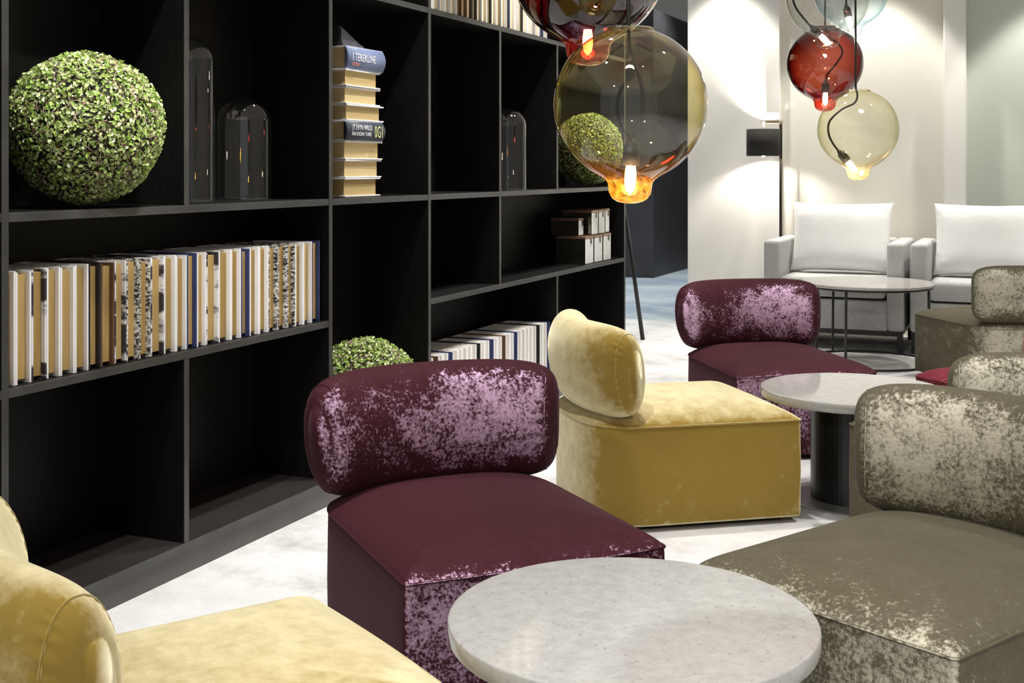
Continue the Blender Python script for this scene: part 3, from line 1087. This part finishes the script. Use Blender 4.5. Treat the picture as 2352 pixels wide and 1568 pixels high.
# ------------------------------------------------------------------ wire side table
T3 = room(2.477, 8.50)
st = thing('wire_table', 'round table with thin black wire frame in front of the white armchairs', 'table', T3)
link('tabletop', lathe(bmesh.new(), [(0, 0.535), (0.445, 0.535), (0.45, 0.54), (0.45, 0.552), (0.446, 0.556), (0, 0.556)], 80), M['marble'], st)
for nm, zz, rr in (('top_ring', 0.527, 0.43), ('base_ring', 0.008, 0.44)):
    bm = bmesh.new()
    tube(bm, [(rr * math.cos(2 * PI * i / 64), rr * math.sin(2 * PI * i / 64), zz) for i in range(64)], 0.008, 8, True)
    link(nm, bm, M['black_metal'], st, True)
for adeg in (131, 151, -101, 24):
    a = R(adeg)
    bm = bmesh.new()
    tube(bm, [(0.44 * math.cos(a), 0.44 * math.sin(a), 0.01), (0.43 * math.cos(a), 0.43 * math.sin(a), 0.53)], 0.009, 8)
    link('leg', bm, M['black_metal'], st, True)

# ------------------------------------------------------------------ white armchairs with loose cushions
def pillow_mesh(w, h, t, n=28):
    bm = bmesh.new()
    def pos(u, v, s):
        x = w / 2 * u * (1 - 0.055 * (1 - v * v) * abs(u) ** 3)
        zz = h / 2 * v * (1 - 0.060 * (1 - u * u) * abs(v) ** 3)
        th = t / 2 * max(0, (1 - u ** 4) * (1 - v ** 4)) ** 0.55
        wr = 0.010 * math.sin(9 * u + 4 * v * v) * (u * u + v * v) * 0.5 * max(0, (1 - u ** 4) * (1 - v ** 4)) ** 0.3
        wr += 0.012 * math.sin(26 * v) * abs(u) ** 6 * (1 - u ** 8)
        return Vector((x, s * (th + wr * 0.6), zz))
    g = {}
    for s in (-1, 1):
        for i in range(n + 1):
            for j in range(n + 1):
                u, v = math.sin(PI / 2 * (2 * i / n - 1)), math.sin(PI / 2 * (2 * j / n - 1))
                edge = i in (0, n) or j in (0, n)
                if edge and s == 1: g[s, i, j] = g[-1, i, j]
                else: g[s, i, j] = bm.verts.new(pos(u, v, s))
        for i in range(n):
            for j in range(n):
                q = (g[s, i, j], g[s, i + 1, j], g[s, i + 1, j + 1], g[s, i, j + 1])
                bm.faces.new(q if s == -1 else q[::-1])
    return bm


def make_armchair():
    r = thing('armchair', '', 'armchair')
    W, Dp = 1.02, 0.84          # local: front at y=0, x from 0 (towards the door) to W
    def part(nm, a, mat, bev=0.02): return link(nm, nbox(*a, bev, 3), mat, r, True)
    for nm, a in (('arm', (0.0, 0.122, 0.0, Dp, 0.155, 0.800)), ('arm', (W - 0.122, W, 0.0, Dp, 0.155, 0.800))):
        part(nm, a, M['linen'], 0.028)
    part('frame', (0.118, W - 0.118, 0.012, Dp - 0.1, 0.155, 0.375), M['linen'], 0.012)
    part('seat_cushion', (0.126, W - 0.126, 0.0, Dp - 0.13, 0.388, 0.535), M['linen'], 0.035)
    part('back', (0.118, W - 0.118, Dp - 0.15, Dp, 0.155, 0.80), M['linen'], 0.03)
    for nm, x0, x1, y0, y1 in (('leg', 0.01, 0.05, 0.02, 0.06), ('leg', W - 0.05, W - 0.01, 0.02, 0.06), ('leg', 0.01, 0.05, Dp - 0.06, Dp - 0.02), ('leg', W - 0.05, W - 0.01, Dp - 0.06, Dp - 0.02)):
        link(nm, nbox(x0, x1, y0, y1, 0, 0.158), M['black'], r)
    link('sled_rail', nbox(0.02, W - 0.02, 0.03, Dp - 0.03, 0.118, 0.157), M['black'], r)
    return r


ac = make_armchair()
ac.location = (-1.955, 9.235, 0)
tag(ac, 'white linen armchair nearer the doorway, behind the wire table', 'armchair', 'white armchairs')
ac2 = copy_tree(ac)
ac2.location = (-0.895, 9.235, 0)
tag(ac2, 'white linen armchair cut by the frame under the pale green panel', 'armchair', 'white armchairs')
cu = link('cushion', pillow_mesh(0.765, 0.55, 0.20), M['pillow'], None, True, (-1.955 + 0.51, 9.70, 0.812))
cu.rotation_euler = (R(-14), 0, 0)
tag(cu, 'big white cushion on the armchair nearer the doorway', 'cushion', 'armchair cushions')
cu2 = cu.copy()
COL.objects.link(cu2)
cu2.location = (-0.895 + 0.51, 9.70, 0.812)
tag(cu2, 'big white cushion on the armchair below the pale green panel', 'cushion', 'armchair cushions')

# ------------------------------------------------------------------ floor lamp by the wall
fl = thing('floor_lamp', 'slim floor lamp with a small black drum shade against the white wall', 'floor lamp', (-1.992, 10.095, 0))
link('foot', lathe(bmesh.new(), [(0, 0), (0.03, 0), (0.03, 0.012), (0, 0.014)], 40), M['black_metal'], fl)
link('pole', nbox(-0.011, 0.011, -0.011, 0.011, 0.012, 1.735), M['pole_metal'], fl)
link('arm', nbox(-0.135, 0.011, -0.13, 0.011, 1.715, 1.735), M['brass'], fl)
sh = bmesh.new()
SX, SY = -0.112, -0.15
lathe(sh, [(0.137, 1.446), (0.137, 1.664), (0.134, 1.664), (0.134, 1.446)], 48, SX, SY, 0, close=True)
link('lamp_shade', sh, M['shade'], fl, True)
link('stem', lathe(bmesh.new(), [(0, 1.60), (0.012, 1.60), (0.012, 1.73), (0, 1.73)], 20, SX, SY), M['white_metal'], fl, True)
link('bulb', lathe(bmesh.new(), [(0, 1.435), (0.012, 1.44), (0.02, 1.46), (0.02, 1.50), (0.012, 1.55), (0, 1.60)], 20, SX, SY), M['lamp_bulb'], fl, True)
pl = bpy.data.lights.new('lamp_light', 'POINT')
pl.energy = 70
pl.color = (1.0, 0.93, 0.82)
pl.shadow_soft_size = 0.03
po = bpy.data.objects.new('lamp_light', pl)
COL.objects.link(po)
po.location = (-1.992 + SX, 10.095 + SY, 1.52)

# ------------------------------------------------------------------ tripod stand at the end of the bookcase
ap = Vector((-3.105, 9.28, 1.25))
tp = thing('tripod_stand', 'thin black tripod stand with one slanting leg showing past the bookcase end', 'stand', (ap.x, ap.y, 0))
for fx, fy in ((-2.89, 9.18), (-3.36, 9.05), (-3.22, 9.60)):
    bm = bmesh.new()
    tube(bm, [(0, 0, 1.25), (fx - ap.x, fy - ap.y, 0.0)], 0.013, 10, taper=1.35)
    link('leg', bm, M['black_metal'], tp, True)
link('hub', lathe(bmesh.new(), [(0, 1.22), (0.035, 1.22), (0.035, 1.28), (0, 1.28)], 24), M['black_metal'], tp)

# ------------------------------------------------------------------ blown glass pendant lamps
def pendant(xc, zc, z, rad, gm, lab, cord, watts, tint, sock_off=(0.0, 0.0), hang=None, roll=0.0):
    """a globe with an open top and a nipple; cord = loop inside, in (side, up) units of the radius"""
    c = room(xc, zc, z)
    r = thing('pendant_lamp', lab, 'pendant lamp', c, 0, 'blown glass pendant lamps')
    prof = []
    a0 = math.asin(0.30)
    for j in range(41):
        a = a0 + (R(150) - a0) * j / 40
        prof.append((math.sin(a), math.cos(a)))
    prof += [(0.435, -0.902), (0.375, -0.936), (0.325, -0.972), (0.294, -1.012), (0.282, -1.06), (0.278, -1.11), (0.262, -1.17), (0.222, -1.225), (0.158, -1.262), (0.08, -1.280), (0.0, -1.285)]
    prof = [(a * rad, b * rad) for a, b in prof]
    lip = [(0.30 * rad, 0.954 * rad + 0.002), (0.292 * rad, 0.954 * rad + 0.006), (0.283 * rad, 0.954 * rad + 0.002)]
    g = link('glass_globe', lathe(bmesh.new(), lip[::-1] + prof, 72), M[gm], r, True)
    bm = bmesh.new()
    rr = 0.292 * rad
    tube(bm, [(rr * math.cos(2 * PI * i / 48), rr * math.sin(2 * PI * i / 48), 0.957 * rad) for i in range(48)], 0.0035, 8, True)
    link('rim', bm, M[gm], g, True)
    # cord: side direction is across the view, so it reads as it hangs
    sd = Vector((CA, SA, 0))
    pts = [sd * (a * rad) + Vector((0, 0, b * rad)) for a, b in cord]
    hx = hang if hang is not None else cord[0][0]
    top = sd * (hx * rad) + Vector((0, 0, CEIL - z))
    path = [top, top * 0.55 + pts[0] * 0.45] + pts
    path = [path[0], path[1]] + smooth_path(pts, 7)
    bm = bmesh.new()
    tube(bm, path, 0.0042, 8)
    link('cord', bm, M['socket'], r, True)
    # socket and bulb along the end of the cord
    e, f = pts[-1], pts[-2]
    d = (e - f).normalized()
    tgt = Vector((0, 0, -1.12 * rad))
    d = (tgt - e).normalized()
    bm = bmesh.new()
    sl = 0.045
    q = d.to_track_quat('Z', 'Y').to_matrix().to_4x4()
    lathe(bm, [(0.0, -0.012), (0.006, -0.012), (0.010, 0.0), (0.0165, 0.008), (0.0175, sl), (0.0, sl)], 24)
    bmesh.ops.transform(bm, matrix=Matrix.Translation(e) @ q, verts=bm.verts)
    link('socket', bm, M['socket'], r, True)
    bm = bmesh.new()
    lathe(bm, [(0.0, sl), (0.009, sl), (0.011, sl + 0.014), (0.0115, sl + 0.030), (0.009, sl + 0.048), (0.0, sl + 0.058)], 20)
    bmesh.ops.transform(bm, matrix=Matrix.Translation(e) @ q, verts=bm.verts)
    link('bulb', bm, M['bulb'], r, True)
    d2 = bpy.data.lights.new('bulb_light', 'POINT')
    d2.energy = watts
    d2.color = tint
    d2.shadow_soft_size = 0.018
    o = bpy.data.objects.new('bulb_light', d2)
    COL.objects.link(o)
    o.location = c + e + d * (sl + 0.03)
    return r


def px(x, y, zc):
    return ((x - 1176) / FPX * zc, zc, EYE - (y - 385) / FPX * zc)


WARM = (1.0, 0.80, 0.52)
a = px(1447, 240, 2.42)
pendant(*a, 0.153, 'g_gold', 'large gold glass globe hanging above the front stone table',
        [(-0.02, 1.02), (0.0, 0.7), (0.14, 0.3), (0.16, -0.1), (0.02, -0.5)], 2.2, WARM)
a = px(1350, -76, 2.70)
pendant(*a, 0.171, 'g_red_dark', 'dark red glass globe cut by the frame top above the large gold globe',
        [(0.1, 1.02), (0.1, 0.6), (-0.2, 0.2), (-0.1, -0.3), (0.0, -0.55)], 1.0, (1.0, 0.7, 0.5))
a = px(1971, 297, 4.80)
pendant(*a, 0.156, 'g_yellow', 'pale yellow glass globe hanging lowest of the cluster before the white wall',
        [(-0.06, 1.05), (-0.02, 0.85), (-0.10, 0.66), (-0.42, 0.50), (-0.72, 0.20), (-0.74, -0.12), (-0.62, -0.38), (-0.46, -0.58)], 2, WARM, hang=-0.10)
a = px(1895, 146, 5.25)
pendant(*a, 0.161, 'g_red', 'clear red glass globe in the cluster before the white wall',
        [(0.0, 1.05), (0.10, 0.75), (0.38, 0.50), (0.46, 0.28), (0.30, 0.0), (0.06, -0.30), (0.02, -0.50)], 2, (1.0, 0.75, 0.55))
a = px(1901, -6, 4.96)
pendant(*a, 0.165, 'g_clear', 'colourless glass globe touching the red globe of the far cluster from above',
        [(-0.3, 1.0), (-0.6, 0.5), (-0.84, 0.12), (-0.80, -0.22), (-0.52, -0.60), (-0.38, -0.74)], 3, WARM, hang=-0.2)
a = px(1955, -22, 5.42)
pendant(*a, 0.163, 'g_blue', 'ice blue glass globe cut by the frame top in the far cluster',
        [(-0.1, 1.0), (-0.16, 0.5), (-0.15, 0.0), (-0.13, -0.45)], 3, WARM)
